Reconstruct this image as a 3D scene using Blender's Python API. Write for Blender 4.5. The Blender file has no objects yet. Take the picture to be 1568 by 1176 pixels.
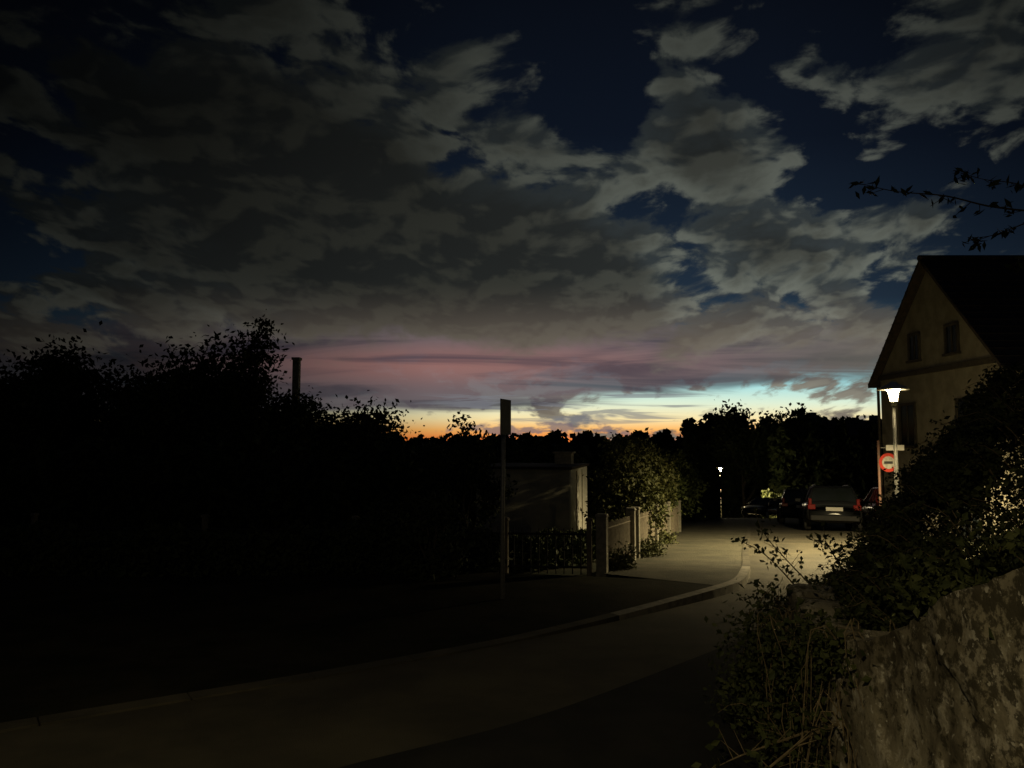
import bpy, math, random
import numpy as np
from mathutils import Vector, noise as mnoise
scene=bpy.context.scene
scene.view_settings.view_transform='Standard'
scene.view_settings.look='None'
scene.view_settings.exposure=0
R=math.radians
def s2l(c):
    return tuple(((v/255)/12.92 if v/255<=0.04045 else ((v/255+0.055)/1.055)**2.4) for v in c)
# ---------------------------------------------------------------- node DSL
class N:
    def __init__(s,nt): s.nt=nt
    def new(s,t): return s.nt.nodes.new(t)
    def setin(s,sock,v):
        if isinstance(v,V): s.nt.links.new(v.s,sock)
        elif v is not None:
            if isinstance(v,(tuple,list)) and len(v)==3 and sock.type=='RGBA': v=(*v,1)
            sock.default_value=v
    def math(s,op,a,b=None,c=None,clamp=False):
        n=s.new('ShaderNodeMath'); n.operation=op; n.use_clamp=clamp
        s.setin(n.inputs[0],a)
        if b is not None: s.setin(n.inputs[1],b)
        if c is not None: s.setin(n.inputs[2],c)
        return V(s,n.outputs[0])
    def sm(s,a,b,x,lo=0.0,hi=1.0,kind='SMOOTHSTEP'):
        n=s.new('ShaderNodeMapRange'); n.interpolation_type=kind; n.clamp=True
        s.setin(n.inputs['Value'],x); 
        s.setin(n.inputs['From Min'],a); s.setin(n.inputs['From Max'],b)
        s.setin(n.inputs['To Min'],lo); s.setin(n.inputs['To Max'],hi)
        return V(s,n.outputs[0])
    def xyz(s,x,y,z=0.0):
        n=s.new('ShaderNodeCombineXYZ')
        for i,v in enumerate((x,y,z)): s.setin(n.inputs[i],v)
        return V(s,n.outputs[0])
    def sep(s,v):
        n=s.new('ShaderNodeSeparateXYZ'); s.setin(n.inputs[0],v)
        return [V(s,o) for o in n.outputs]
    def noise(s,vec,scale,detail=5,rough=.55,dist=0.0,lac=2.0,dim='3D'):
        n=s.new('ShaderNodeTexNoise'); n.noise_dimensions=dim; s.setin(n.inputs['Vector'],vec)
        n.inputs['Scale'].default_value=scale; n.inputs['Detail'].default_value=detail
        n.inputs['Roughness'].default_value=rough; n.inputs['Distortion'].default_value=dist
        n.inputs['Lacunarity'].default_value=lac
        return V(s,n.outputs[0])
    def voro(s,vec,scale,detail=2,rough=.5):
        n=s.new('ShaderNodeTexVoronoi'); n.voronoi_dimensions='2D'; n.feature='F1'; n.normalize=True
        s.setin(n.inputs['Vector'],vec); n.inputs['Scale'].default_value=scale
        n.inputs['Detail'].default_value=detail; n.inputs['Roughness'].default_value=rough
        return V(s,n.outputs['Distance'])
    def mix(s,f,a,b,mode='MIX'):
        n=s.new('ShaderNodeMix'); n.data_type='RGBA'; n.blend_type=mode
        s.setin(n.inputs[0],f); s.setin(n.inputs[6],a); s.setin(n.inputs[7],b)
        return V(s,n.outputs[2])
    def vadd(s,a,b):
        n=s.new('ShaderNodeVectorMath'); n.operation='ADD'
        s.setin(n.inputs[0],a); s.setin(n.inputs[1],b); return V(s,n.outputs[0])
    def ramp(s,x,stops,interp='LINEAR'):
        n=s.new('ShaderNodeValToRGB'); s.setin(n.inputs[0],x); cr=n.color_ramp; cr.interpolation=interp
        while len(cr.elements)<len(stops): cr.elements.new(.5)
        for e,(p,c) in zip(cr.elements,stops): e.position=p
        for e,(p,c) in zip(cr.elements,stops): e.color=(*c,1)
        return V(s,n.outputs[0])
class V:
    def __init__(s,n,sk): s.n=n; s.s=sk
    def __add__(s,o): return s.n.math('ADD',s,o)
    __radd__=__add__
    def __sub__(s,o): return s.n.math('SUBTRACT',s,o)
    def __rsub__(s,o): return s.n.math('SUBTRACT',o,s)
    def __mul__(s,o): return s.n.math('MULTIPLY',s,o)
    __rmul__=__mul__
    def __truediv__(s,o): return s.n.math('DIVIDE',s,o)
    def __rtruediv__(s,o): return s.n.math('DIVIDE',o,s)
# ---------------------------------------------------------------- world
w=bpy.data.worlds.new("World"); scene.world=w; w.use_nodes=True
try: w.cycles.sampling_method='NONE'
except Exception as e: print(e)
nt=w.node_tree; nt.nodes.clear(); n=N(nt)
tc=n.new('ShaderNodeTexCoord'); D=V(n,tc.outputs['Generated'])
dx,dy,dz=n.sep(D)
ay=n.math('MAXIMUM',n.math('ABSOLUTE',dy),0.12)
gx=dx/ay; gz=dz/ay                        # tangents of azimuth / elevation about the sunset direction
gzp=n.math('MAXIMUM',gz,0.0)
fwd=n.sm(-.05,.35,dy)
clear=n.ramp(n.math('MINIMUM',gzp/0.64,1.0),[
 (0.0,s2l((248,132,58))),(0.020,s2l((255,188,104))),(0.042,s2l((254,232,172))),(0.075,s2l((224,240,214))),
 (0.11,s2l((172,226,226))),(0.145,s2l((122,182,194))),(0.19,s2l((54,80,96))),(0.30,s2l((33,47,62))),
 (0.45,s2l((22,33,47))),(0.65,s2l((13,20,32))),(1.0,s2l((8,12,20)))])
U=n.sm(-.8,.75,gx,kind='LINEAR')
def g3(v): return (v,v,v)
lowH=n.ramp(U,[(0.0,g3(.03)),(.2,g3(.035)),(.32,g3(.10)),(.40,g3(.5)),(.50,g3(.95)),(.62,g3(1.0)),(.80,g3(1)),(.92,g3(.8)),(1,g3(.6))])
hiH=n.ramp(U,[(0.0,g3(.16)),(.25,g3(.35)),(.5,g3(.9)),(.75,g3(1)),(1,g3(.5))])
H=n.mix(n.sm(.03,.22,gz),lowH,hiH)
clear=n.mix(1.0,clear,H,'MULTIPLY')
# cloud coordinates: perspective-compressing towards the horizon
qx=gx/(gzp+.34); qy=1.25*n.math('LOGARITHM',gzp+.17,math.e)
Q=n.xyz(qx+0.06*qy+1.7,qy+.6,0.0)
warp=n.noise(Q,3.4,2,.55,dim='2D')
Qw=n.vadd(Q,n.xyz(warp*.12,warp*.10,0.0))
n1=n.noise(Qw,3.0,7,.60,dim='2D')
vb=n.voro(Qw,8.0,2.0,.6)
Q2=n.vadd(Qw,(.018,-.045,.0))
n2=n.noise(Q2,3.0,4,.60,dim='2D')
vb2=n.voro(Q2,8.0,1.0,.6)
puff=n1+(.42-vb)*.34
puff2=n2+(.42-vb2)*.34
def blob(cx,cz,rx,rz,ang=0.0,amp=1.0):
    c,s=math.cos(ang),math.sin(ang)
    a=(gx-cx)*(c/rx)+(gz-cz)*(s/rx)
    b=(gx-cx)*(-s/rz)+(gz-cz)*(c/rz)
    return n.math('EXPONENT',(a*a+b*b)*-1.0)*amp
core=blob(-.34,.39,.38,.22,-.35,1.0)+blob(-.14,.25,.27,.10,-.4,.9)
M=core*1.95
for a in [(-.50,.18,.36,.08,0,1.1),(.10,.25,.19,.09,-.9,.95),(.12,.17,.22,.055,0,.6),
          (.24,.44,.25,.085,-1.15,1.35),(.33,.29,.14,.07,-.9,.95),(.46,.20,.08,.11,.2,.9),(.55,.31,.13,.055,.3,.8),
          (.60,.50,.13,.14,.1,.8),(.34,.115,.14,.028,-.0,.8),(.48,.13,.10,.025,0,.6),(-.02,.15,.28,.04,0,.8)]:
    M=M+blob(*a)
gap=blob(.05,.50,.15,.10,-1.0,1.0)+blob(.24,.20,.05,.06,0,.6)
dens_raw=M*.46+puff*2.1-1.33-gap*.45
dens=n.sm(0.0,.24,dens_raw)
thick=n.sm(.12,.80,dens_raw)
lit=n.sm(-.06,.09,puff-puff2)
ccol=n.mix(lit,s2l((60,67,69)),s2l((114,119,110)))
ccol=n.mix(thick*.85,ccol,n.mix(lit,s2l((44,46,44)),s2l((64,65,59))))
ccol=n.mix(n.math('MINIMUM',core*.9,.88),ccol,n.mix(lit,s2l((38,40,38)),s2l((52,53,47))))
ccol=n.mix(n.sm(.22,.09,gz)*.45,ccol,s2l((146,130,114)))
zf=n.ramp(n.math('MINIMUM',gzp/0.64,1.0),[(0,g3(1.15)),(.2,g3(1.05)),(.45,g3(.72)),(.7,g3(.44)),(1,g3(.20))])
ch=n.ramp(U,[(0,g3(.06)),(.14,g3(.17)),(.30,g3(.48)),(.5,g3(.9)),(.8,g3(1)),(1,g3(.5))])
ccol=n.mix(1.0,n.mix(1.0,ccol,zf,'MULTIPLY'),ch,'MULTIPLY')
sky=n.mix(dens*.97,clear,ccol)
# long stratus bank above the glow
st=n.noise(n.xyz(gx*1.3,gz*16.0),2.2,4,.55,.6,dim='2D')
low_edge=.032+n.sm(-.2,.48,gx)*.050+ (st-.5)*.045
bank=n.sm(low_edge-.006,low_edge+.012,gz)*n.sm(.150,.105,gz+(n1-.5)*.16)
pink=blob(-.10,.100,.32,.026,0,1.0)
bcol=n.mix(n.sm(.25,.6,st),s2l((66,65,76)),s2l((108,99,104)))
bcol=n.mix(pink*.85,bcol,n.mix(n.sm(.3,.6,st),s2l((104,78,84)),s2l((160,112,106))))
bcol=n.mix(n.sm(.2,.55,gx)*.6,bcol,s2l((104,102,88)))
bch=n.ramp(U,[(0,g3(.05)),(.2,g3(.12)),(.32,g3(.42)),(.45,g3(.9)),(1,g3(1))])
bcol=n.mix(1.0,bcol,bch,'MULTIPLY')
sky=n.mix(bank*.93,sky,bcol)
st2=n.noise(n.xyz(gx*2.0+3.3,gz*30.0),2.4,4,.6,.5,dim='2D')
zone=blob(.10,.045,.20,.024,0,1.0)
streak=n.sm(.50,.62,st2*(zone*.35+.75))*n.sm(.1,.5,zone)
sky=n.mix(streak*.7,sky,s2l((120,122,128)))
cu=n.noise(n.xyz(gx*10.0,gz*22.0),1.7,4,.6,dim='2D')
czone=blob(.06,.012,.16,.011,0,1.0)
cum=n.sm(.48,.58,cu*.75+czone*.2)*n.sm(.2,.5,czone)
sky=n.mix(cum*.8,sky,s2l((116,104,112)))
sky=n.mix(fwd,s2l((10,13,20)),sky)
sky=n.mix(n.sm(0.0,-.03,dz),sky,s2l((4,4,5)))
nish=n.new('ShaderNodeTexSky'); nish.sky_type='NISHITA'; nish.sun_disc=False
nish.sun_elevation=R(-4); nish.sun_rotation=R(18)
bg=n.new('ShaderNodeBackground'); out=n.new('ShaderNodeOutputWorld')
nv=n.new('ShaderNodeVectorMath'); nv.operation='SCALE'; nt.links.new(nish.outputs[0],nv.inputs[0]); nv.inputs['Scale'].default_value=.002
n.setin(bg.inputs[0],n.vadd(sky,V(n,nv.outputs[0]))); bg.inputs[1].default_value=1.0
nt.links.new(bg.outputs[0],out.inputs[0])
# ---------------------------------------------------------------- materials
def mat(name,c1,c2=None,scale=4.0,rough=.8,bump=0.0,bscale=40.0,metal=0.0,island=False,spec=.5,contrast=(.35,.65)):
    m=bpy.data.materials.new(name); m.use_nodes=True; nt=m.node_tree; k=N(nt)
    b=nt.nodes['Principled BSDF']; b.inputs['Roughness'].default_value=rough; b.inputs['Metallic'].default_value=metal
    b.inputs['Specular IOR Level'].default_value=spec
    g=k.new('ShaderNodeNewGeometry'); P=V(k,g.outputs['Position'])
    if c2 is None: c2=tuple(v*.8 for v in c1)
    if island: f=V(k,g.outputs['Random Per Island'])*.6+k.noise(P,scale,1)*.4
    else: f=k.sm(contrast[0],contrast[1],k.noise(P,scale,5,.6))
    c=k.mix(f,c1,c2); k.setin(b.inputs['Base Color'],c)
    if bump>0:
        bn=k.new('ShaderNodeBump'); bn.inputs['Strength'].default_value=bump; bn.inputs['Distance'].default_value=.02
        k.setin(bn.inputs['Height'],k.noise(P,bscale,3,.65)); nt.links.new(bn.outputs[0],b.inputs['Normal'])
    return m
ROADSHADE=mat('asphalt_shadow',(.018,.019,.018),(.027,.027,.025),3,.9,.5,180,spec=.2)  # darker copy of the road, its shadow put into the colour
ROAD=mat('asphalt_worn',(.045,.042,.032),(.100,.090,.064),1.1,.85,.6,160,contrast=(.25,.75),spec=.3)
PAVE=mat('pavement_gravel',(.045,.045,.03),(.095,.088,.06),1.6,.9,.8,120,contrast=(.3,.7))
GRASSG=mat('ground_soil',(.03,.04,.018),(.06,.055,.03),1.5,.95,.8,60)
VERGE=mat('verge_earth',(.014,.015,.009),(.032,.029,.018),1.5,.95,.9,60,spec=.1)
KERB=mat('kerb_stone',(.18,.17,.14),(.28,.26,.21),9,.8,.4,80)
LEAF=mat('leaf_dark',(.035,.055,.018),(.09,.11,.035),2,.6,island=True,spec=.3)
LEAFY=mat('leaf_olive',(.045,.06,.02),(.12,.12,.04),2,.6,island=True,spec=.3)
LEAFS=mat('leaf_shrub',(.022,.034,.013),(.075,.086,.028),2.5,.65,island=True,spec=.25)
LEAFD=mat('leaf_deep',(.025,.04,.015),(.05,.06,.025),2,.7,island=True,spec=.2)
BARK=mat('bark',(.05,.04,.03),(.11,.09,.06),20,.9,.8,60)
TWIG=mat('dry_twig',(.12,.095,.055),(.21,.165,.095),20,.8)
METAL=mat('galvanised_steel',(.22,.22,.21),(.3,.3,.28),25,.5,.1,60,metal=.4)
DARKM=mat('dark_painted_metal',(.025,.025,.025),(.04,.04,.04),10,.7,spec=.2)
CONC=mat('concrete_post',(.20,.19,.15),(.32,.30,.24),14,.85,.5,60)
WHITEP=mat('white_paint',(.8,.79,.72),(.68,.66,.58),8,.6)
WOODG=mat('grey_wood',(.14,.12,.09),(.22,.19,.14),12,.85,.4,50)
STUCCO=mat('house_render',(.24,.22,.17),(.34,.31,.24),2.5,.9,.4,70)
CREAM=mat('shed_front_shaded',(.42,.40,.31),(.55,.52,.41),3,.9,.4,70)
ROOFT=mat('roof_tiles',(.035,.03,.028),(.07,.05,.04),8,.8,.6,12)
TRIM=mat('wood_trim',(.06,.05,.04),(.09,.08,.06),8,.7)
GLASS=mat('window_glass',(.02,.025,.03),(.015,.02,.02),3,.08)
RED=mat('sign_red',(.35,.03,.02),(.28,.03,.02),6,.4)
SIGNW=mat('sign_white',(.6,.59,.55),(.5,.48,.45),6,.4)
BLACK=mat('rubber_black',(.015,.015,.015),(.02,.02,.02),6,.8)
TAIL=mat('tail_light_red',(.22,.012,.01),(.16,.01,.01),6,.2)
def glow_mat(name,col,st):
    m=bpy.data.materials.new(name); m.use_nodes=True; nt=m.node_tree; nt.nodes.clear()
    e=nt.nodes.new('ShaderNodeEmission'); t=nt.nodes.new('ShaderNodeBsdfTransparent'); a=nt.nodes.new('ShaderNodeAddShader'); o=nt.nodes.new('ShaderNodeOutputMaterial')
    e.inputs[0].default_value=(*col,1); e.inputs[1].default_value=st
    nt.links.new(e.outputs[0],a.inputs[0]); nt.links.new(t.outputs[0],a.inputs[1]); nt.links.new(a.outputs[0],o.inputs[0]); return m
WARM=(1.0,.79,.40)
GLOW=glow_mat('lamp_glass_lit',(1,.80,.45),45.0)
def wall_mat():
    m=bpy.data.materials.new('old_plaster_wall'); m.use_nodes=True; nt=m.node_tree; k=N(nt); b=nt.nodes['Principled BSDF']
    b.inputs['Roughness'].default_value=.92; b.inputs['Specular IOR Level'].default_value=.2
    g=k.new('ShaderNodeNewGeometry'); P=V(k,g.outputs['Position']); x,y,z=k.sep(P)
    a=k.noise(P,2.2,5,.6); c=k.noise(P,16,6,.72); d=k.noise(k.xyz(x*5,y*5,z*.9),2.0,4,.6)
    col=k.mix(k.sm(.35,.65,a),(.18,.16,.115),(.38,.35,.26))
    col=k.mix(k.sm(.50,.60,k.noise(P,6,6,.7)),col,(.46,.43,.35))
    col=k.mix(k.sm(.50,.60,c+(z-.6)*.16)*.85,col,(.05,.045,.03))
    col=k.mix(k.sm(.50,.68,d)*.6,col,(.075,.065,.045))
    col=k.mix(k.sm(.63,.67,k.noise(P,24,3,.6)),col,(.58,.56,.48))
    k.setin(b.inputs['Base Color'],col)
    bn=k.new('ShaderNodeBump'); bn.inputs['Strength'].default_value=.6; bn.inputs['Distance'].default_value=.015
    k.setin(bn.inputs['Height'],c); nt.links.new(bn.outputs[0],b.inputs['Normal']); return m
OLDWALL=wall_mat()
# ---------------------------------------------------------------- geometry helpers
col=scene.collection
def h(y):
    if y<=0: return 0.0
    if y<=80: return -(0.042*y+0.00058*y*y)
    base=-(0.042*80+0.00058*6400)
    return max(base-(y-80)*.06,-10.0)
def obj(name,verts,faces,mats,parent=None,mi=None,smooth=False):
    me=bpy.data.meshes.new(name)
    me.from_pydata([tuple(v) for v in verts],[],faces); me.update()
    for m in (mats if isinstance(mats,list) else [mats]): me.materials.append(m)
    if mi is not None: me.polygons.foreach_set('material_index',np.array(mi,dtype=np.int32))
    if smooth: me.polygons.foreach_set('use_smooth',[True]*len(me.polygons))
    o=bpy.data.objects.new(name,me); col.objects.link(o)
    if parent: o.parent=parent
    return o
def empty(name,loc=(0,0,0),rz=0.0):
    e=bpy.data.objects.new(name,None); e.location=loc; e.rotation_euler=(0,0,rz); e.empty_display_size=.3; col.objects.link(e); return e
class MB:
    def __init__(s): s.v=[]; s.f=[]; s.m=[]
    def add(s,v,f,mi=0):
        o=len(s.v); s.v+= [tuple(p) for p in v]; s.f+=[[i+o for i in q] for q in f]; s.m+=[mi]*len(f)
    def box(s,c,d,mi=0,rz=0.0,taper=1.0):
        x,y,z=[k/2 for k in d]; ca,sa=math.cos(rz),math.sin(rz); v=[]
        for zz,t in ((-z,1),(z,taper)):
            for a,b in ((-x,-y),(x,-y),(x,y),(-x,y)):
                a*=t;b*=t
                v.append((c[0]+a*ca-b*sa,c[1]+a*sa+b*ca,c[2]+zz))
        s.add(v,[[3,2,1,0],[4,5,6,7],[0,1,5,4],[1,2,6,5],[2,3,7,6],[3,0,4,7]],mi)
    def tube(s,pts,rs,seg=6,mi=0,cap=True):
        pts=[Vector(p) for p in pts]
        o=len(s.v)
        for i,p in enumerate(pts):
            t=(pts[min(i+1,len(pts)-1)]-pts[max(i-1,0)]).normalized()
            a=t.cross(Vector((0,0,1)) if abs(t.z)<.9 else Vector((1,0,0))).normalized(); b=t.cross(a)
            for j in range(seg):
                th=2*math.pi*j/seg; s.v.append(tuple(p+(a*math.cos(th)+b*math.sin(th))*rs[i]))
        for i in range(len(pts)-1):
            for j in range(seg):
                s.f.append([o+i*seg+j,o+i*seg+(j+1)%seg,o+(i+1)*seg+(j+1)%seg,o+(i+1)*seg+j]); s.m.append(mi)
        if cap:
            s.f.append([o+j for j in range(seg)][::-1]); s.m.append(mi)
            s.f.append([o+(len(pts)-1)*seg+j for j in range(seg)]); s.m.append(mi)
    def lathe(s,c,prof,seg=20,mi=0):
        o=len(s.v)
        for r,z in prof:
            for j in range(seg):
                th=2*math.pi*j/seg; s.v.append((c[0]+r*math.cos(th),c[1]+r*math.sin(th),c[2]+z))
        for i in range(len(prof)-1):
            for j in range(seg):
                s.f.append([o+i*seg+j,o+i*seg+(j+1)%seg,o+(i+1)*seg+(j+1)%seg,o+(i+1)*seg+j]); s.m.append(mi)
    def build(s,name,mats,parent=None,smooth=False,bevel=0.0):
        ob=obj(name,s.v,s.f,mats,parent,s.m,smooth)
        if bevel>0:
            b=ob.modifiers.new('bevel','BEVEL'); b.width=bevel; b.segments=2; b.limit_method='ANGLE'
        return ob
def leaves(centers,size,rng,elong=1.8,jit=.35):
    c=np.asarray(centers); k=len(c)
    d=rng.normal(size=(k,3)); d/=np.linalg.norm(d,axis=1)[:,None]
    e=rng.normal(size=(k,3)); e-= (e*d).sum(1)[:,None]*d; e/=np.linalg.norm(e,axis=1)[:,None]
    s=(size*(1-jit+2*jit*rng.random(k)))[:,None]
    a=d*s*elong*.5; b=e*s*.5
    nrm=np.cross(d,e)*s*.12
    v=np.stack([c-a,c-b*1.0-a*.1+nrm,c+a,c+b-a*.1+nrm],axis=1).reshape(-1,3)
    f=np.arange(4*k).reshape(k,4)
    return v,f
def merge_leaf(mb,lc,size,rng,name,mats,leafidx=1,**kw):
    v,f=leaves(lc,size,rng,**kw)
    o=len(mb.v); vv=list(map(tuple,mb.v))+v.tolist()
    ff=mb.f+(f+o).tolist()
    return obj(name,vv,ff,mats,None,mb.m+[leafidx]*len(f))
def tree(name,x,y,ht,spread,seed,leaf=.12,nl=6000,lmat=LEAFD,trunk=.12,lo=.25,slim=1.0,lvl=4,clump=.35):
    rnd=random.Random(seed); rng=np.random.default_rng(seed); mb=MB(); tips=[]
    z0=h(y)-.05
    def br(p,d,L,r,lv):
        pts=[p]; rs=[r]; q=p; dd=d
        for i in range(3):
            dd=(dd+Vector((rnd.uniform(-1,1),rnd.uniform(-1,1),rnd.uniform(-.3,.7)))*.18).normalized()
            q=q+dd*L/3; pts.append(q); rs.append(r*(1-.2*(i+1)))
            if lv<=1: tips.append((q,lv))
        mb.tube(pts,rs,4 if lv<3 else 7,0,False)
        if lv>0:
            kk=rnd.randint(3,4)
            for i in range(kk):
                a=rnd.uniform(0,2*math.pi); t=Vector((math.cos(a)*spread*slim,math.sin(a)*spread*slim,rnd.uniform(.1,.8)))
                start=pts[rnd.choice([1,2,3,3])]
                br(start,(dd*.7+t.normalized()*rnd.uniform(.6,1.0)).normalized(),L*rnd.uniform(.55,.78),r*.5,lv-1)
    br(Vector((x,y,z0)),Vector((0,0,1)),ht*.36,trunk,lvl)
    T=np.array([tuple(t[0]) for t in tips])
    zz=np.array([v[2] for v in mb.v]); top=zz.max()-z0; sc=(ht*.96)/top
    xr=np.percentile(np.hypot(T[:,0]-x,T[:,1]-y),90); sx=spread/xr
    f=lambda A:np.stack([x+(A[:,0]-x)*sx,y+(A[:,1]-y)*sx,z0+(A[:,2]-z0)*sc],1)
    Vn=f(np.array(mb.v)); mb.v=[tuple(a) for a in Vn.tolist()]; T=f(T)
    idx=rng.integers(0,len(T),nl); wgt=rng.random(len(T)); idx=np.where(wgt[idx]>.25,idx,rng.integers(0,len(T),nl))
    c=T[idx]+rng.normal(size=(nl,3))*clump*np.array([1,1,.8])
    c=c[c[:,2]>z0+ht*lo*.6]
    return merge_leaf(mb,c,leaf,rng,name,[BARK,lmat])
# ---------------------------------------------------------------- ground
ys=[-1500,-400,-100,-30,-10]+[i*1.0 for i in range(-5,82)]+[90,100,110,120,127,140,180,260,400,800,1800]
xs=[-1800,-600,-200,-80,-40,-20,-10,0,10,20,40,80,200,600,1800]
V_=[];F_=[]
for yy in ys:
    for xx in xs: V_.append((xx,yy,h(yy)))
nx=len(xs)
for i in range(len(ys)-1):
    for j in range(nx-1): a=i*nx+j; F_.append([a,a+1,a+nx+1,a+nx])
obj('ground',V_,F_,GRASSG,smooth=True)
def interp(pts,step=.4):
    P=[Vector((p[0],p[1])) for p in pts]; out=[]
    for i in range(len(P)-1):
        p0=P[max(i-1,0)];p1=P[i];p2=P[i+1];p3=P[min(i+2,len(P)-1)]
        k=max(2,int((p2-p1).length/step))
        for j in range(k):
            t=j/k
            out.append(.5*((2*p1)+(p2-p0)*t+(2*p0-5*p1+4*p2-p3)*t*t+(3*p1-p0-3*p2+p3)*t**3))
    out.append(P[-1]); return out
def resamp(C,k):
    L=[0]
    for a,b in zip(C,C[1:]): L.append(L[-1]+(b-a).length)
    xs_=np.array([c.x for c in C]); ys_=np.array([c.y for c in C]); t=np.linspace(0,L[-1],k)
    return list(zip(np.interp(t,L,xs_),np.interp(t,L,ys_)))
KP=[(-30,-14),(-8,1.2),(-3.5,4.75),(-1.45,6.3),(.5,8.0),(2.16,9.7),(3.25,11.0),(3.85,12.4),(4.5,14.4),(5.6,18),(8.5,27),(13.5,43),(19.3,61),(26,82),(40,120)]
kerb_line=interp(KP)
def kh(y):      # raised only round the corner, dropped flush before and after it
    up=min(1,max(0,(y-7.5)/3.0)); dn=1-min(1,max(0,(y-12.6)/2.2))
    return .022+.10*min(up,dn)
right_edge=interp([(1.75,-30),(1.75,-4),(1.75,2),(1.9,4.5),(2.6,7.2),(4.6,11),(8.2,16.8),(11.9,22.5),(14.6,28.5),(20,43),(25,61),(31.5,82),(45,120)])
def strip(name,A,B,k,dz,m,nc=10):
    a=resamp(A,k); b=resamp(B,k); v=[];f=[]
    for (x1,y1),(x2,y2) in zip(a,b):
        for j in range(nc+1):
            t=j/nc; x=x1+(x2-x1)*t; y=y1+(y2-y1)*t; v.append((x,y,h(y)+(dz(y) if callable(dz) else dz)))
    for i in range(k-1):
        for j in range(nc): q=i*(nc+1)+j; f.append([q,q+1,q+nc+2,q+nc+1])
    return obj(name,v,f,m,smooth=True)
strip('road',kerb_line,right_edge,400,.006,ROAD,14)
shadowL=interp([(-9,-6),(-3,2.3),(-1.26,4.1),(.07,5.15),(1.3,6.5),(2.56,8.05),(3.5,9.6),(4.6,11.6),(6.0,14.0)])
shadowR=interp([(1.5,-6),(1.6,2),(1.75,4),(2.1,6),(3.0,7.9),(3.8,9.6),(4.4,10.6),(5.2,12.0),(6.2,13.9)])
strip('road_shadow_strip',shadowL,shadowR,120,.012,ROADSHADE,8)  # shadow over the near road, painted as a dark sheet
fence_dir=Vector((.32,1)).normalized()
fence_line=interp([(-30,3),(-10,11.4),(-2.7,12.9),(.0,12.2),(1.45,12.1),(2.4,15.4),(3.57,19),(5.8,26),(12,45.5),(17.2,61),(24,82),(38,120)])
ki=[Vector((p.x-.12,p.y+.05)) for p in kerb_line]
KA=[p for p in ki if p.y<=11.2]
FA=[p for p in fence_line if p.x<=1.40]
strip('verge',FA,KA,200,lambda y: kh(y)-.012,VERGE,10)
strip('pavement',[p for p in fence_line if p.x>=1.30],[p for p in ki if p.y>=10.6],300,lambda y:kh(y)-.006,PAVE,10)
mb=MB(); kk=resamp(kerb_line,500)
for i in range(len(kk)-1):
    (x1,y1),(x2,y2)=kk[i],kk[i+1]
    dx_,dy_=x2-x1,y2-y1; L=math.hypot(dx_,dy_); nx_,ny_=-dy_/L,dx_/L
    g=.012 if i%3==0 else 0
    mi=0 if 8.6<y1<13.2 else 1
    x1+=dx_/L*g; y1+=dy_/L*g
    v=[]
    for (x,y) in ((x1,y1),(x2,y2)):
        q=kh(y); v+=[(x,y,h(y)-.05),(x,y,h(y)+q),(x+nx_*.14,y+ny_*.14,h(y)+q+.003),(x+nx_*.14,y+ny_*.14,h(y)-.05)]
    mb.add(v,[[0,1,5,4],[1,2,6,5],[2,3,7,6],[0,3,2,1],[4,5,6,7]],mi)
mb.build('kerb',[KERB,mat('kerb_dark',(.035,.032,.022),(.075,.066,.046),2,.9,.5,60)])  # darker kerb before and after the corner
# ---------------------------------------------------------------- garden fence with concrete posts
def fence_run(name,pts,hh=.92,pick=.11,posts=True,mat_b=METAL,mat_p=CONC,pw=.17,br=.011):
    root=empty(name)
    p=MB(); b=MB()
    for i,(x,y) in enumerate(pts):
        z=h(y)+.03
        if posts:
            rz=math.atan2(fence_dir.y,fence_dir.x)
            p.box((x,y,z+hh/2),(pw,pw,hh+.1),0,rz); p.box((x,y,z+hh+.075),(pw+.04,pw+.04,.05),0,rz,.8)
        if i<len(pts)-1:
            x2,y2=pts[i+1]; L=math.hypot(x2-x,y2-y); k=int(L/pick)
            if L<.6: continue
            for zz in (.16,hh-.16):
                b.tube([(x,y,z+zz),(x2,y2,h(y2)+.03+zz)],[.018,.018],4)
            for j in range(1,k):
                t=j/k; xx=x+(x2-x)*t; yy=y+(y2-y)*t; g=h(yy)+.03
                b.tube([(xx,yy,g+.05),(xx,yy,g+hh-.06+.01*math.sin(j*1.7))],[br,br*.85],4)
    if posts: p.build('concrete_posts',[mat_p],root,bevel=.008)
    b.build('picket_bars',[mat_b],root)
    return root
fence_run('garden_fence',[(1.45,12.25),(2.38,15.2),(2.56,15.75),(3.57,19),(4.5,22),(5.5,25.1)],mat_b=WOODG,br=.016)
fence_run('iron_fence',[(1.25,12.3),(-.1,12.5),(-2.7,13.1),(-5.5,13.6),(-9,14.3)],.85,.13,True,DARKM,WOODG,.08)
# ---------------------------------------------------------------- shed
root=empty('garden_shed',(1.55,20.0,h(20)),0)
ax=Vector((.25,1,0)).normalized(); bx=Vector((-1,.25,0)).normalized()
def quadbox(mb,o,u,v_,lu,lv,z0,z1,mi=0):
    o=Vector(o); p=[o,o+u*lu,o+u*lu+v_*lv,o+v_*lv]
    vv=[(q.x,q.y,z0) for q in p]+[(q.x,q.y,z1) for q in p]
    mb.add(vv,[[3,2,1,0],[4,5,6,7],[0,1,5,4],[1,2,6,5],[2,3,7,6],[3,0,4,7]],mi)
mb=MB(); quadbox(mb,(0,0,0),ax,bx,3.0,2.6,-.2,1.92); mb.build('walls',[WHITEP],root)
mb=MB(); quadbox(mb,Vector((0,0,0))-ax*.003+bx*.03,ax*-1,bx,.02,2.56,-.2,1.90); mb.build('front_shaded',[CREAM],root)  # sheet darker than the white walls, the front's shade is in its colour
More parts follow.
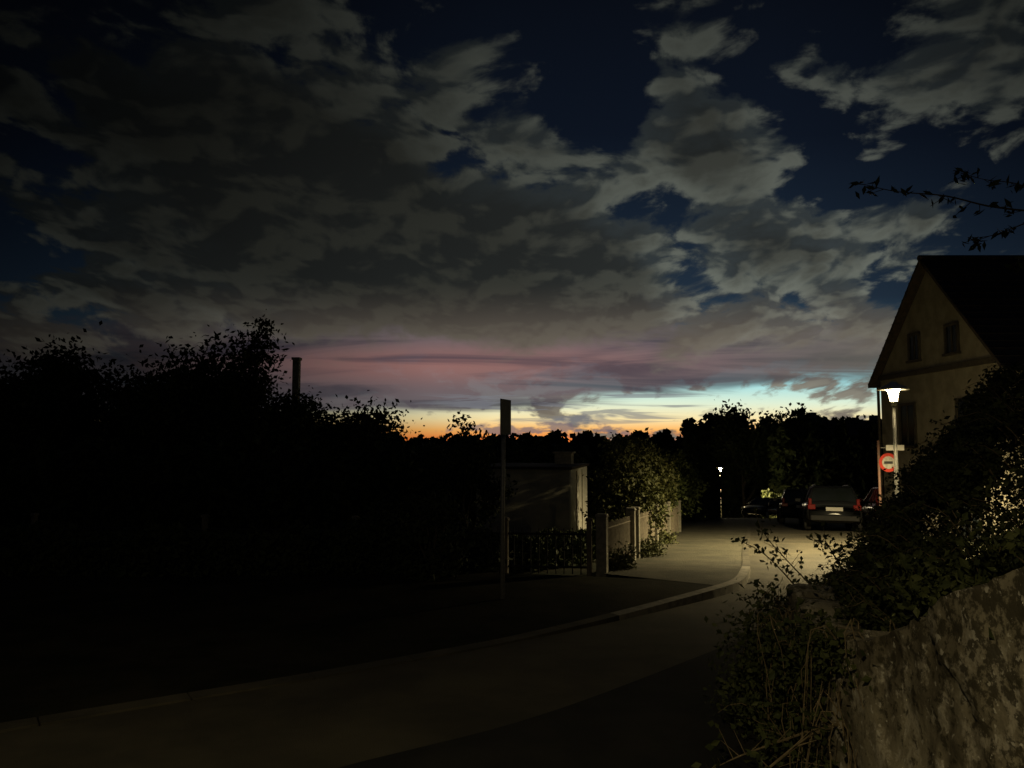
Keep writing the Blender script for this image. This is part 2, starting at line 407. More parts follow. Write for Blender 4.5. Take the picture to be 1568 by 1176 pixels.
mb=MB(); quadbox(mb,Vector((0,0,0))-ax*.1-bx*.06,ax,bx,3.2,2.8,1.92,1.99); mb.build('roof_slab',[ROOFT],root)
mb=MB()
for t in (.9,1.9): quadbox(mb,ax*t-bx*.02,ax,bx,.05,.02,.05,1.85)
mb.build('door_and_battens',[WOODG],root)
mb=MB(); quadbox(mb,ax*2.2+bx*.35,ax,bx,.45,.5,1.99,2.3); quadbox(mb,ax*2.15+bx*.3,ax,bx,.55,.6,2.3,2.35); mb.build('chimney',[CONC],root)
# ---------------------------------------------------------------- sign post (seen nearly edge-on)
root=empty('street_sign_post',(-.12,9.75,h(9.75)+.0),R(0))
mb=MB(); mb.tube([(0,0,-.2),(.0,0,1.3),(.012,0,2.62)],[.032,.03,.03],10); mb.tube([(0,0,.0),(0,0,.06)],[.06,.05],10); mb.build('post',[METAL],root,True)
mb=MB(); mb.box((0.0,-.04,2.40),(.42,.012,.46),0,0); mb.box((0,-.025,2.53),(.3,.02,.03),1); mb.box((0,-.025,2.28),(.3,.02,.03),1)
o=mb.build('sign_plate',[DARKM,METAL],root,bevel=.004); o.rotation_euler=(0,0,R(72))
# ---------------------------------------------------------------- street lamps
def street_lamp(name,x,y,ht,power,glow=GLOW,cone=150,blend=.5,z=None):
    z=h(y) if z is None else z
    root=empty(name,(x,y,z))
    mb=MB(); mb.tube([(0,0,-.2),(0,0,.9),(0,0,.95),(0,0,ht-.05)],[.075,.07,.05,.038],12); mb.lathe((0,0,ht-.12),[(.04,0),(.065,.03),(.065,.07),(.08,.1),(.0,.1)]); mb.build('pole',[METAL],root,True)
    mb=MB(); mb.lathe((0,0,ht),[(.075,0),(.085,.08),(.11,.2),(.15,.265)],20); mb.build('glass',[glow],root,True)
    mb=MB(); mb.lathe((0,0,ht+.27),[(.0,.012),(.155,.0),(.33,-.03),(.335,-.01),(.25,.05),(.12,.10),(.06,.16),(.0,.17)],24); mb.build('shade',[WHITEP],root,True)
    ld=bpy.data.lights.new('lamp_bulb','SPOT'); ld.energy=power; ld.color=WARM; ld.spot_size=R(cone); ld.spot_blend=blend; ld.shadow_soft_size=.06
    lo=bpy.data.objects.new('bulb',ld); lo.location=(0,0,ht+.2); lo.parent=root; col.objects.link(lo)
    return root
street_lamp('street_lamp',8.65,17,3.4,4600,cone=159,blend=.6)
street_lamp('street_lamp',16.8,61,3.8,14000,glow_mat('lamp_glass_far',(1,.84,.52),200),cone=150,blend=.7)
street_lamp('street_lamp',-1.5,-2.5,4.6,720,cone=158,blend=.8)
street_lamp('street_lamp',13.4,82,6.0,300,glow_mat('lamp_glass_distant',(1,.7,.5),8),blend=.7)
# ---------------------------------------------------------------- round traffic sign + name plate
root=empty('traffic_sign',(10.45,21.0,h(21)))
mb=MB(); mb.tube([(-.24,0,-.2),(-.24,0,2.75)],[.035,.035],10); mb.build('post',[mat('rusty_red_post',(.12,.06,.04),(.08,.05,.04),9,.7)],root,True)
def disc(mb,c,r,y0,mi,seg=32,r2=0):
    v=[];f=[]
    for rr in (r2,r):
        for j in range(seg): th=2*math.pi*j/seg; v.append((c[0]+rr*math.cos(th),y0,c[1]+rr*math.sin(th)))
    for j in range(seg): f.append([j,(j+1)%seg,seg+(j+1)%seg,seg+j])
    mb.add(v,f,mi)
mb=MB(); disc(mb,(0,2.14),.26,-.045,2); disc(mb,(0,2.14),.26,-.050,0,r2=.175); disc(mb,(0,2.14),.175,-.049,1); mb.box((0,-.053,2.14),(.24,.006,.07),2)
mb.box((-.15,-.02,2.14),(.22,.03,.03),2)
mb.build('round_plate',[RED,mat('sign_grey',(.3,.29,.26),(.2,.19,.17),12,.5),BLACK],root)  # disc face greyer than the name plate
mb=MB(); mb.box((.2,-.05,2.55),(.5,.012,.15),0); mb.box((-.04,-.03,2.55),(.3,.02,.02),1); mb.build('name_plate',[SIGNW,METAL],root)
# ---------------------------------------------------------------- house
root=empty('rendered_house',(12.5,19,0))
zg=-2.0; ez=3.72; rzt=6.95; Wd=6.4; Ln=12.0; yc=Wd/2
mb=MB(); mb.add([(0,0,zg),(Ln,0,zg),(Ln,Wd,zg),(0,Wd,zg),(0,0,ez),(Ln,0,ez),(Ln,Wd,ez),(0,Wd,ez),(0,yc,rzt-.08),(Ln,yc,rzt-.08)],
 [[0,1,5,4],[2,3,7,6],[0,4,8,7,3],[1,2,6,9,5],[4,5,9,8],[6,7,8,9]]); mb.build('walls',[STUCCO],root)
def roofside(s):
    mb=MB(); sl=(rzt-ez)/yc; ov=.32
    y0=-ov if s<0 else Wd+ov; z0=ez-sl*ov; t=.12
    v=[(-.28,y0,z0),(Ln+.3,y0,z0),(Ln+.3,yc,rzt),(-.28,yc,rzt)]
    v+= [(a,b,c+t) for a,b,c in v]
    mb.add(v,[[0,1,2,3],[4,5,6,7],[0,1,5,4],[1,2,6,5],[2,3,7,6],[3,0,4,7]])
    k=16
    for i in range(k):
        u=i/k; ya=y0+(yc-y0)*u; za=z0+(rzt-z0)*u
        mb.box((Ln/2,ya+(.03 if s<0 else -.03),za+t+.02),(Ln+.58,.05,.03),0)
    return mb.build('roof_south' if s<0 else 'roof_north',[ROOFT],root)
roofside(-1); roofside(1)
mb=MB(); mb.tube([(-.3,yc,rzt+.12),(Ln+.3,yc,rzt+.12)],[.09,.09],8); mb.build('ridge_tiles',[ROOFT],root)
mb=MB(); mb.box((-.04,yc,ez-.02),(.08,Wd,.16)); mb.build('gable_cornice',[TRIM],root)
mb=MB(); mb.tube([(-.3,-.4,ez-.30),(Ln,-.4,ez-.30)],[.07,.07],8); mb.tube([(-.08,Wd+.02,ez-.3),(-.08,Wd+.02,zg)],[.05,.05],8); mb.build('gutter_and_downpipe',[TRIM],root)
def win(i,y,z,wd,ht_,face='g'):
    mb=MB()
    if face=='g':
        mb.box((-.005,y,z),(.03,wd,ht_),1)
        for a in (-1,1): mb.box((-.03,y+a*wd/2,z),(.06,.08,ht_+.08),0)
        mb.box((-.03,y,z+ht_/2+.0),(.055,wd-.08,.08),0); mb.box((-.05,y,z-ht_/2-.04),(.12,wd+.16,.07),0); mb.box((-.024,y,z),(.03,.05,ht_-.08),0)
    else:
        mb.box((y,-.005,z),(wd,.03,ht_),1)
        for a in (-1,1): mb.box((y+a*wd/2,-.03,z),(.08,.06,ht_+.08),0)
        mb.box((y,-.03,z+ht_/2),(wd-.08,.055,.08),0); mb.box((y,-.05,z-ht_/2-.04),(wd+.16,.12,.07),0); mb.box((y,-.024,z),(.05,.03,ht_-.08),0)
    mb.build('window_%d'%i,[TRIM,GLASS],root)
win(1,yc-1.05,4.5,.6,.8); win(2,yc+.95,4.5,.6,.8); win(3,1.6,2.1,.9,1.3); win(4,4.7,2.1,.9,1.3); win(5,2.2,2.1,.9,1.3,'s'); win(6,5,2.1,.9,1.3,'s'); win(7,8,2.1,.9,1.3,'s')
win(8,1.6,-.4,.9,1.2); win(9,2.2,-.4,.9,1.2,'s')
mb=MB(); mb.box((8,yc+.6,rzt+.35),(.6,.6,1.1)); mb.box((8,yc+.6,rzt+.93),(.7,.7,.08)); mb.build('chimney',[CONC],root)
# ---------------------------------------------------------------- cars
def car(name,x,y,heading,paint,kind='wagon'):
    root=empty(name,(x,y,h(y)+.012),heading); root.rotation_euler=(-math.atan(.042+2*.00058*y)*math.cos(heading),0,heading)
    Wb=.9; P=mat('paint_'+kind,paint,tuple(c*.9 for c in paint),3,.22,metal=.2)
    if kind=='wagon': st=[(-2.2,.78,.42,.78),(-2.17,.86,.34,.98),(-2.0,.9,.26,1.04),(-1.2,.91,.22,1.03),(0,.91,.22,1.0),(1.0,.9,.22,.97),(1.7,.87,.24,.9),(2.08,.8,.3,.78),(2.2,.68,.38,.62)]
    else: st=[(-2.0,.74,.42,.78),(-1.95,.82,.34,.93),(-1.75,.86,.26,.98),(-1.0,.87,.22,.97),(0,.87,.22,.95),(.9,.86,.22,.92),(1.55,.83,.24,.84),(1.9,.76,.3,.72),(2.0,.64,.38,.6)]
    mb=MB(); v=[];f=[]
    for (yy,w_,zb,zt) in st:
        hh=zt-zb
        ring=[(-w_*.86,zb),(-w_*.98,zb+hh*.18),(-w_,zb+hh*.5),(-w_*.97,zb+hh*.8),(-w_*.88,zt),(0,zt+.03),(w_*.88,zt),(w_*.97,zb+hh*.8),(w_,zb+hh*.5),(w_*.98,zb+hh*.18),(w_*.86,zb)]
        v+=[(a,yy,b) for a,b in ring]
    k=11
    for i in range(len(st)-1):
        for j in range(k): f.append([i*k+j,i*k+(j+1)%k,(i+1)*k+(j+1)%k,(i+1)*k+j])
    f.append(list(range(k))); f.append([ (len(st)-1)*k+j for j in range(k)][::-1]); mb.add(v,f)
    o=mb.build('body',[P],root,True); sm=o.modifiers.new('s','SUBSURF'); sm.levels=1; sm.render_levels=1
    if kind=='wagon': yb0,yt0,yt1,yb1,zr=-2.1,-1.82,.15,1.0,1.46
    else: yb0,yt0,yt1,yb1,zr=-1.8,-1.3,.1,.9,1.42
    wb,wt=Wb*.86,Wb*.66; z0=.94
    mb=MB(); mb.add([(-wb,yb0,z0),(wb,yb0,z0),(wb,yb1,z0),(-wb,yb1,z0),(-wt,yt0,zr),(wt,yt0,zr),(wt,yt1,zr),(-wt,yt1,zr)],[[0,1,5,4],[1,2,6,5],[2,3,7,6],[3,0,4,7],[4,5,6,7]])
    mb.build('windows',[GLASS],root,bevel=.03)
    mb=MB(); mb.box((0,(yt0+yt1)/2,zr+.015),(wt*2+.06,yt1-yt0+.12,.05),0,0,.93)
    for sx in (-1,1):
        for (ya,yb) in ((yb0,yt0),(yb1,yt1),(yb0*.25+yb1*.75-.7,yt0*.3+yt1*.7-.3),(yb0*.7+.1,yt0*.7)):
            mb.tube([(sx*(wb+.005),ya,z0),(sx*(wt+.005),yb,zr)],[.045,.035],6)
        if kind=='wagon': mb.tube([(sx*.52,yt0+.1,zr+.08),(sx*.52,yt1-.1,zr+.08)],[.015,.015],6)
    mb.build('roof_and_pillars',[P],root,bevel=.015)
    yr=st[0][0]
    mb=MB()
    for sx in (-1,1):
        mb.box((sx*.70,yr+.02,.80),(.24,.1,.17 if kind=='wagon' else .14),0)
        mb.box((sx*.74,yr+.1,.98),(.1,.16,.2),0)
    mb.build('tail_lights',[TAIL],root,bevel=.02)
    mb=MB(); mb.box((0,yr-.035,.74),(.52,.02,.12)); mb.build('licence_plate',[SIGNW],root)
    mb=MB(); mb.box((0,yr-.01,.44),(1.5,.14,.17),0); mb.box((0,st[-1][0]+.0,.42),(1.3,.12,.18),0); mb.build('bumpers',[BLACK],root,bevel=.03)
    mb=MB()
    for sx in (-1,1): mb.box((sx*.62,st[-1][0]-.06,.66),(.3,.1,.13),0)
    mb.build('headlights',[SIGNW],root,bevel=.03)
    mb=MB(); mb.tube([(0,yr+.1,1.42 if kind=='wagon' else 1.3),(0,yr+.34,1.445 if kind=='wagon' else 1.4)],[.02,.02],4)
    for sx in (-1,1): mb.box((sx*.98,.72,1.0),(.2,.1,.13),0)
    mb.build('mirrors',[P],root,bevel=.02)
    for i,(sx,yy) in enumerate(((-1,-1.35),(1,-1.35),(-1,1.32),(1,1.32))):
        mb=MB(); cx=sx*.80
        def ring(pr,mi):
            o=len(mb.v); seg=24
            for xx,r in pr:
                for j in range(seg): th=2*math.pi*j/seg; mb.v.append((cx+sx*xx,yy+r*math.cos(th),.32+r*math.sin(th)))
            for a in range(len(pr)-1):
                for j in range(seg): mb.f.append([o+a*seg+j,o+a*seg+(j+1)%seg,o+(a+1)*seg+(j+1)%seg,o+(a+1)*seg+j]); mb.m.append(mi)
        ring([(-.11,.05),(-.11,.29),(-.08,.32),(.08,.32),(.115,.29),(.115,.21)],0); ring([(.10,.21),(.07,.19),(.09,.05),(.1,.0)],1)
        mb.build('wheel_%d'%(i+1),[BLACK,METAL],root,True)
    return root
hd=-math.atan(.32)
car('parked_station_wagon',11.35,27.2,hd,(.022,.024,.028),'wagon')
car('parked_car',12.4,32.6,hd,(.03,.03,.032),'hatch')
car('parked_car',13.55,27.0,hd,(.14,.02,.015),'hatch')
car('parked_car',18.3,55,math.pi+hd-.5,(.03,.03,.035),'hatch')
# ---------------------------------------------------------------- old wall, lower right
rng=np.random.default_rng(5)
def walltop(y):
    if y<2.4: t=1.26
    elif y<4.2: t=1.26-(y-2.4)*.42
    else: t=.5
    return t+.05*mnoise.noise(Vector((y*3,0,0)))+.03*mnoise.noise(Vector((y*11,4,0)))+.04*math.floor(2*mnoise.noise(Vector((y*1.3,4,0))))
v=[];f=[]; yy_=np.linspace(-6,6,400); nz=50
for y in yy_:
    zt=walltop(y); zb=h(y)-.1; xb=1.62+max(0,(y-4))*.25
    row=[]
    for j in range(nz): 
        t=j/(nz-1); z=zb+(zt-zb)*t
        q=mnoise.noise(Vector((y*1.7,z*2.4,7)))
        d=.03*mnoise.noise(Vector((y*2.0,z*2,1)))+.012*mnoise.noise(Vector((y*9,z*9,3)))+.007*mnoise.noise(Vector((y*24,z*24,3)))+(.018 if q>.12 else 0)
        row.append((xb+d+.04*t,y,z))
    row.append((xb+.12,y,zt+.02)); row.append((xb+.38,y,zt+.0)); row.append((xb+.42,y,zb))
    v+=row
k=nz+3
for i in range(len(yy_)-1):
    for j in range(k-1): a=i*k+j; f.append([a,a+1,a+k+1,a+k])
f.append([ (len(yy_)-1)*k+j for j in range(k)])
obj('retaining_wall',v,f,OLDWALL,smooth=True)
# ---------------------------------------------------------------- overgrown shrub on the bank
def edge_x(y): return max(.345*y,1.62)
def top_h(x,y):
    u=x-edge_x(y)
    zt=-.24+1.18*max(0,u)
    if y>6.3: zt-=.27*(y-6.3)
    return min(zt,2.2)
def bankz(x,y):
    if y<5: e=2.0
    else: e=edge_x(y)+.3
    t=min(1,max(0,(x-e)/2.5)); t=t*t*(3-2*t)
    fade=1-min(1,max(0,(y-6)/6))
    return h(y)-.03+t*1.5*fade
v=[];f=[]; X_=np.linspace(1.9,14,50); Y_=np.linspace(-8,17,60)
for y in Y_:
    for x in X_: v.append((x,y,bankz(x,y)))
for i in range(len(Y_)-1):
    for j in range(len(X_)-1): a=i*50+j; f.append([a,a+1,a+51,a+50])
obj('earth_bank',v,f,GRASSG,smooth=True)
pts=[]
for i in range(260):
    y=rng.uniform(3.9,11); x=edge_x(y)+rng.random()**1.0*3.0
    zt=top_h(x,y)
    if zt<h(y)+.0: continue
    zt+=rng.normal()*.11
    r=rng.uniform(.06,.26)
    kk=int(460*r/.2)
    c=rng.normal(size=(kk,3)); c/=np.linalg.norm(c,axis=1)[:,None]; c*=(rng.random(kk)**.7)[:,None]*r
    pts.append(c*np.array([1,1,.9])+np.array([x,y,zt-r*.6]))
kk=60000; yy=rng.uniform(3.7,12,kk); xx=np.maximum(.345*yy,1.64)+rng.random(kk)**.8*3.2
tt=np.array([top_h(a,b)-.10 for a,b in zip(xx,yy)]); gg=np.array([h(b) for b in yy])
holes=np.array([mnoise.noise(Vector((a*2.6,b*2.6,9.1))) for a,b in zip(xx,yy)])
keep=(tt>gg)&((holes>-.06)|(rng.random(kk)<.2)); zz=gg+(tt-gg)*rng.random(kk)**.5
pts.append(np.stack([xx,yy,zz],1)[keep])
for (cx,cy,cz,rx,ry,rz_,nn) in [(1.62,4.7,.25,.16,.6,.28,1900),(1.64,4.0,.55,.08,.30,.12,600),(1.85,3.2,1.0,.14,.4,.10,900),(2.0,5.6,-.10,.20,.6,.28,2200),(1.52,5.0,-.1,.12,.5,.20,600),(1.95,2.6,1.25,.12,.5,.06,500)]:
    c=rng.normal(size=(nn,3))*.6; pts.append(c*np.array([rx,ry,rz_])+np.array([cx,cy,cz]))
C=np.concatenate(pts)
mbs=MB(); rd=random.Random(3); extra=[]
for i in range(420):
    y=rd.uniform(3.8,9.5); x=edge_x(y)+rd.random()**1.4*2.4; z=top_h(x,y)-.14
    if z<h(y): z=h(y)
    a=rd.uniform(math.pi*.45,math.pi*1.4); L=rd.uniform(.2,.65); p=[];rs=[]
    lf=rd.choice([1,2,5,9])
    for j in range(7):
        t=j/6; p.append((x+math.cos(a)*L*t*.7,y+math.sin(a)*L*t*.5,z+L*(1.0*t-.7*t*t)+.03*rd.uniform(-1,1)*t)); rs.append(.0045*(1-.7*t))
        if j>0:
            for q in range(lf): extra.append((p[-1][0]+rd.gauss(0,.025),p[-1][1]+rd.gauss(0,.025),p[-1][2]+rd.gauss(0,.025)))
    mbs.tube(p,rs,4,0)
for i in range(90):
    y=rd.uniform(3.6,6.2); x=edge_x(y)+rd.uniform(-.10,.25); z=rd.uniform(.1,.65)-.15*(y-4); p=[];rs=[]
    L=rd.uniform(.2,.7); s=rd.uniform(-.6,.6); o2=rd.uniform(-.25,.1)
    for j in range(6):
        t=j/5; p.append((x-.18*math.sin(t*2.2)*L+o2*t*t*.5+rd.uniform(-.02,.02),y+s*t*.5,z+.16*math.sin(t*3)-L*t*t)); rs.append(.004*(1-.5*t))
    mbs.tube(p,rs,4,0)
C=np.concatenate([C,np.array(extra)])
merge_leaf(mbs,C,.024,rng,'overgrown_shrub',[TWIG,LEAFS],elong=1.7,jit=.5)
mb=MB(); lc=[]
def interp3(P,k=6):
    P=[Vector(p) for p in P]; out=[]
    for i in range(len(P)-1):
        p0=P[max(i-1,0)];p1=P[i];p2=P[i+1];p3=P[min(i+2,len(P)-1)]
        for j in range(k):
            t=j/k; out.append(.5*((2*p1)+(p2-p0)*t+(2*p0-5*p1+4*p2-p3)*t*t+(3*p1-p0-3*p2+p3)*t**3))
    out.append(P[-1]); return out
def cane(P,r,leafn=6,sp=.04,twigs=0):
    Q=interp3(P); mb.tube(Q,[r*(1-.8*i/len(Q)) for i in range(len(Q))],5)
    for i,q in enumerate(Q[len(Q)//5:]):
        for _ in range(leafn):
            lc.append((q[0]+rd.gauss(0,sp),q[1]+rd.gauss(0,sp),q[2]+rd.gauss(0,sp)))
        if twigs and rd.random()<twigs:
            a=rd.uniform(0,6.28); L=rd.uniform(.08,.2); e=(q[0]+math.cos(a)*L*.6,q[1]+math.sin(a)*L*.4,q[2]+rd.uniform(.2,1)*L)
            mb.tube([q,e],[r*.4,r*.15],4)
            for _ in range(3): lc.append((e[0]+rd.gauss(0,sp*.5),e[1]+rd.gauss(0,sp*.5),e[2]+rd.gauss(0,sp*.5)))
cane([(2.75,6.6,.0),(2.35,6.4,.45),(2.05,6.2,.72),(1.82,6.1,.84)],.009,3,.04,.6)
cane([(2.9,6.8,.1),(2.5,6.7,.5),(2.25,6.6,.75),(2.15,6.6,.9)],.008,2,.04,.6)
cane([(2.5,6.0,-.2),(2.2,5.9,.25),(1.98,5.8,.46),(1.85,5.7,.45)],.008,4,.04,.6)
cane([(3.0,6.6,.3),(2.72,6.4,.65),(2.55,6.2,.82),(2.45,6.1,.80)],.008,4,.04,.6)
cane([(2.4,5.6,-.1),(2.2,5.3,.2),(1.95,5.1,.35),(1.75,5.0,.33)],.008,5,.04,.6)
cane([(1.75,4.0,.20),(1.45,3.75,.22),(1.15,3.6,.10),(.92,3.5,-.02)],.010,0,.03,.9)
cane([(1.7,4.2,.10),(1.4,4.1,.05),(1.2,4.1,-.02),(1.0,4.0,-.06)],.007,1,.04,.9)
merge_leaf(mb,lc,.028,rng,'bramble_canes',[TWIG,LEAFS])
# ---------------------------------------------------------------- overhanging tree (branch enters top right)
rd=random.Random(11); mb=MB(); lc=[]
mb.tube([(5.6,4.8,h(4.8)+1.0),(5.55,4.8,2.4),(5.3,4.9,3.4),(5.1,4.9,4.6)],[.14,.12,.09,.04],9)
def obr(P,r,dens,sp=.03,nl=3):
    Q=interp3(P); mb.tube(Q,[r*(1-.85*i/len(Q)) for i in range(len(Q))],5)
    for i,q in enumerate(Q):
        if rd.random()<dens:
            a=rd.uniform(0,6.28); L=rd.uniform(.05,.13); e=(q[0]+math.cos(a)*L,q[1]+math.sin(a)*L,q[2]-rd.uniform(-.2,.9)*L)
            mb.tube([q,e],[.003,.0015],4)
            for _ in range(nl): 
                t=rd.uniform(.3,1.1); lc.append(tuple(q[k]+(e[k]-q[k])*t+rd.gauss(0,sp*.4) for k in range(3)))
obr([(5.3,4.9,3.4),(4.4,4.95,3.45),(3.7,5.0,3.22),(3.3,5,3.22),(2.95,5,3.30),(2.62,5,3.33),(2.4,5,3.38)],.011,.8)
obr([(3.9,5,3.28),(3.5,5.1,3.12),(3.3,5.1,3.05),(3.15,5.1,3.04)],.006,.9)
obr([(3.7,5,3.23),(3.4,4.9,3.34),(3.15,4.9,3.38),(2.95,4.9,3.44)],.005,.8)
obr([(4.2,5,3.40),(3.7,5.2,3.0),(3.5,5.2,2.85)],.006,.9)
for i in range(9):
    a=rd.uniform(-1.2,1.8); e=(5.3+math.cos(a)*1.1,4.9+math.sin(a)*1.1,4.3+rd.uniform(-.6,1.0)); m_=(5.2+math.cos(a)*.5,4.9+math.sin(a)*.5,4.0)
    obr([(5.2,4.9,3.6+i*.08),m_,e],.03,.9)
    for _ in range(320): lc.append((e[0]+rd.gauss(0,.25),e[1]+rd.gauss(0,.25),e[2]+rd.gauss(0,.3)))
merge_leaf(mb,lc,.028,np.random.default_rng(2),'overhanging_tree',[BARK,LEAFD],elong=2.6)
# ---------------------------------------------------------------- bushes
def bush(name,blobs,leaf,nl,seed,lmat):
    rng=np.random.default_rng(seed); rnd=random.Random(seed); mb=MB(); cs=[]
    for (x,y,z,rx,ry,rz_) in blobs:
        g=h(y)
        for i in range(9):
            a=rnd.uniform(0,6.28); s=rnd.uniform(.3,1.0)
            e=(x+math.cos(a)*rx*s,y+math.sin(a)*ry*s,z+rz_*rnd.uniform(.2,1.3))
            mb.tube([(x+rnd.uniform(-.1,.1),y,g),((x+e[0])/2,(y+e[1])/2,(g+e[2])/2+.1),e],[.03,.02,.006],5)
            cs.append((e,.15*rx+.04,nl//26))
        for i in range(34):
            d=rng.normal(size=3); d/=np.linalg.norm(d); d*=rng.random()**.4
            cs.append(((x+d[0]*rx,y+d[1]*ry,max(g+.1,z+d[2]*rz_)),.15*rx+.04,nl//30))
    P=np.concatenate([np.array(c)+rng.normal(size=(k,3))*r for c,r,k in cs])
    return merge_leaf(mb,P,leaf,rng,name,[BARK,lmat])
bush('garden_bush',[(2.7,18.2,.1,.75,.8,.95),(3.2,19.6,.2,.7,.8,1.0),(4.1,23,.0,.8,1.0,.9)],.065,4200,21,LEAFY)
bush('garden_bush',[(4.9,25.5,-.2,.8,1,.9),(6.0,28.5,-.4,1,1,1.1)],.08,3600,22,LEAF)
bush('fence_weeds',[(1.8,12.9,-.5,.25,.3,.25),(2.9,16.3,-.75,.3,.6,.22),(3.9,19.8,-1.0,.3,.6,.22)],.035,900,23,LEAFY)
bush('roadside_shrub',[(21.2,61,-4.0,.8,.8,1.0)],.14,1700,24,mat('leaf_bright',(.07,.10,.03),(.12,.13,.04),2,.6,island=True))
bush('shrub',[(-1.2,11.6,.0,.45,.4,.6),(-2.2,12.3,-.1,.5,.4,.45)],.05,1800,25,LEAFD)
# ---------------------------------------------------------------- left-hand dark trees & hedges
tree('garden_tree',-10.9,19,4.9,1.9,31,.085,16000)
tree('garden_tree',-9.1,20,5.5,2.0,32,.085,18000)
tree('garden_tree',-7.9,18.5,4.5,1.5,33,.08,14000)
tree('garden_tree',-13.6,19,4.0,1.8,34,.085,12000)
tree('slender_tree',-6.35,17.8,5.7,.50,35,.07,3200,slim=.5,lvl=3,clump=.13)
tree('fruit_tree',-5.6,18.5,4.0,.9,36,.07,8000,clump=.22)
tree('fruit_tree',-4.9,21,3.6,1.1,37,.075,8000)
tree('fruit_tree',-6.2,30,3.7,2.0,38,.11,9000,clump=.3)
tree('fruit_tree',-3.9,31,3.6,1.4,39,.10,5000,clump=.25)
tree('small_tree',-.85,14.5,2.95,.7,40,.055,3000,lvl=3,clump=.12,trunk=.05)
tree('small_tree',-2.0,24,2.9,1.6,41,.08,7000,clump=.25)
def hedge(name,pts,w_,zt,leaf,dens,seed,lmat=LEAFD):
    rng=np.random.default_rng(seed); out=[]
    for (a,b) in zip(pts,pts[1:]):
        L=math.hypot(b[0]-a[0],b[1]-a[1]); k=int(L*dens)
        t=rng.random(k); x=a[0]+(b[0]-a[0])*t; y=a[1]+(b[1]-a[1])*t
        off=rng.uniform(-1,1,k)*w_/2; x=x+off*(b[1]-a[1])/L; y=y-off*(b[0]-a[0])/L
        bump=np.array([mnoise.noise(Vector((q*1.1,r*1.1,seed)))*.7+mnoise.noise(Vector((q*3.4,r*3.4,seed)))*.35 for q,r in zip(x,y)])
        g=np.array([h(q) for q in y]); top=zt+bump*zt*.5
        z=g+top*rng.random(k)**.6
        out.append(np.stack([x,y,z],1))
    mb=MB(); rnd=random.Random(seed)
    for (a,b) in zip(pts,pts[1:]):
        for i in range(int(math.hypot(b[0]-a[0],b[1]-a[1])*1.5)):
            t=rnd.random(); x=a[0]+(b[0]-a[0])*t; y=a[1]+(b[1]-a[1])*t
            mb.tube([(x,y,h(y)-.1),(x+rnd.uniform(-.2,.2),y,h(y)+zt*.8)],[.03,.01],5)
    return merge_leaf(mb,np.concatenate(out),leaf,rng,name,[BARK,lmat])
hedge('hedge',[(-22,17),(-14,17),(-9,16.5),(-4,16.5),(-1.5,16.8)],2.0,2.1,.13,2400,51)
hedge('hedge',[(-26,22),(-12,22),(-4,23)],3,3.0,.16,1800,52)
hedge('hedge',[(-30,34),(-10,33),(-2,33),(3,34)],4,2.9,.2,1300,53)
hedge('hedge',[(-1,26),(3,27.5),(6.5,33)],2,2.1,.14,1800,54)
hedge('undergrowth',[(-9,12.4),(-5,12.2),(-2.3,12.6),(-.2,12.9)],1.1,.75,.06,2800,55)
hedge('undergrowth',[(.1,13.2),(1.1,14.5),(2.2,17)],.7,.6,.06,1800,56,LEAF)
hedge('hedge',[(8,36),(11,44),(14.8,58),(15,66)],2,2.6,.2,1000,57)
hedge('hedge',[(23,66),(40,66)],4,7.0,.4,700,58)
tree('broadleaf_tree',24.5,80,12.6,3.6,61,.26,9000,trunk=.3,clump=.6)
tree('broadleaf_tree',30.0,82,11.8,3.6,62,.26,5500,trunk=.3,clump=.7)
tree('broadleaf_tree',37,84,11.0,3.2,63,.26,4500,trunk=.3,clump=.7)
def woods(name,x0,x1,y0,y1,zt0,zt1,k,leaf,seed,cl=1.2,per=60):
    rng=np.random.default_rng(seed); P=[];mb=MB()
    for i in range(k):
        x=rng.uniform(x0,x1); y=rng.uniform(y0,y1); t=(x-x0)/(x1-x0); zt=zt0+(zt1-zt0)*t+rng.normal()*.9
        g=h(y); r=cl*rng.uniform(.7,1.4); coni=rng.random()<.35
        nn=per; u=rng.random(nn); zz=g+(zt-g)*u
        rr=r*((1-u)*1.0+.08) if coni else r*np.sqrt(np.clip(1-((u-.55)/.5)**2,0.02,1))
        a=rng.random(nn)*6.28; q=rng.random(nn)**.5
        P.append(np.stack([x+np.cos(a)*rr*q,y+np.sin(a)*rr*q,zz],1))
        mb.tube([(x,y,g-.2),(x,y,zt-.3)],[.2,.04],4)
    return merge_leaf(mb,np.concatenate(P),leaf,rng,name,[BARK,LEAFD],elong=1.3)
woods('wooded_slope',21,60,84,98,3.4,3.6,110,.8,71,1.6,260)
woods('distant_forest',-130,70,150,185,1.0,1.8,420,1.3,72,2.6,130)
woods('distant_forest',-60,24,95,120,-.6,-.2,160,1.0,73,2.2,120)
woods('distant_forest',-280,320,260,300,.6,.6,380,2.4,74,6,110)
root=empty('distant_house',(35.5,80,h(80)))
mb=MB(); mb.box((0,0,4.6),(11,6,9.4)); mb.build('walls',[STUCCO],root)
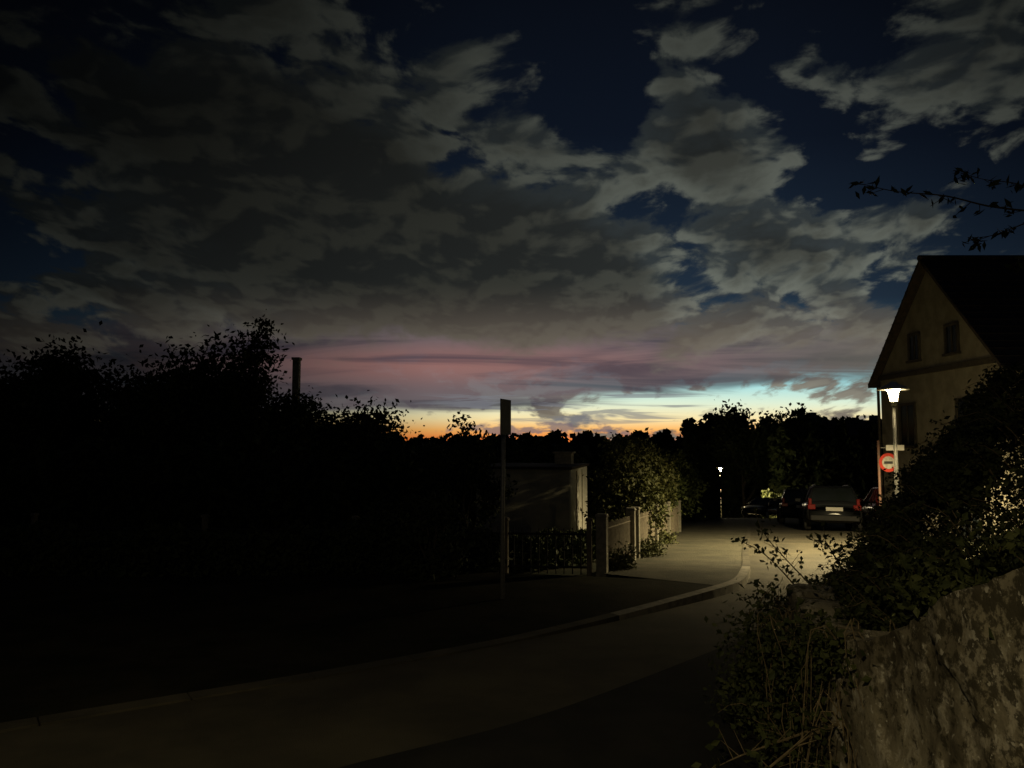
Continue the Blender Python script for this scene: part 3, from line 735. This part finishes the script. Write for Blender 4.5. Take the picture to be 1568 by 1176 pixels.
mb=MB(); mb.add([(-5.9,-3.4,9.1),(5.9,-3.4,9.1),(5.9,3.4,9.1),(-5.9,3.4,9.1),(-5.4,0,10.75),(5.4,0,10.75)],[[3,2,1,0],[0,1,5,4],[2,3,4,5],[0,4,3],[1,2,5]]); mb.build('roof',[ROOFT],root)
mb=MB(); mb.box((-3.6,0,10.9),(.8,.8,1.3)); mb.box((3.0,0,10.8),(.7,.7,.9)); mb.build('chimneys',[CONC],root)
mb=MB()
for i in range(4): mb.box((-4+i*2.6,-3.01,6.8),(1,.06,1.3))
mb.build('windows',[GLASS],root)
root=empty('garden_house',(-7.2,24.5,h(24.5)))
mb=MB(); mb.add([(-1.8,-1.5,-.2),(1.8,-1.5,-.2),(1.8,1.5,-.2),(-1.8,1.5,-.2),(-1.8,-1.5,2.4),(1.8,-1.5,2.4),(1.8,1.5,2.4),(-1.8,1.5,2.4),(-1.8,0,3.4),(1.8,0,3.4)],[[0,1,5,4],[2,3,7,6],[0,4,8,7,3],[1,2,6,9,5]]); mb.build('walls',[STUCCO],root)
mb=MB(); mb.add([(-2,-1.8,2.25),(2,-1.8,2.25),(2,0,3.5),(-2,0,3.5),(-2,1.8,2.25),(2,1.8,2.25)],[[0,1,2,3],[3,2,5,4]]); mb.build('roof',[ROOFT],root)
mb=MB(); mb.box((.2,-.2,4.3),(.2,.25,2.6)); mb.box((.2,-.2,5.63),(.26,.31,.08)); mb.build('chimney',[CONC],root)
mb=MB(); mb.box((-.8,-1.51,1.4),(.8,.05,.8)); mb.box((.8,-1.51,.9),(.8,.05,1.9)); mb.build('window_and_door',[GLASS],root)
# ---------------------------------------------------------------- faint last sun glow
sd=bpy.data.lights.new('sun','SUN'); sd.energy=.01; sd.angle=R(10); sd.color=(1,.7,.45)
so=bpy.data.objects.new('sun',sd); so.rotation_euler=(R(88),0,R(180-18)); col.objects.link(so)
# ---------------------------------------------------------------- camera
cd=bpy.data.cameras.new('camera'); cd.lens=26.4; cd.sensor_width=36; cd.clip_start=.05; cd.clip_end=5000
co=bpy.data.objects.new('camera',cd); co.location=(0,0,1.65); co.rotation_euler=(R(94.2),0,0); col.objects.link(co); scene.camera=co
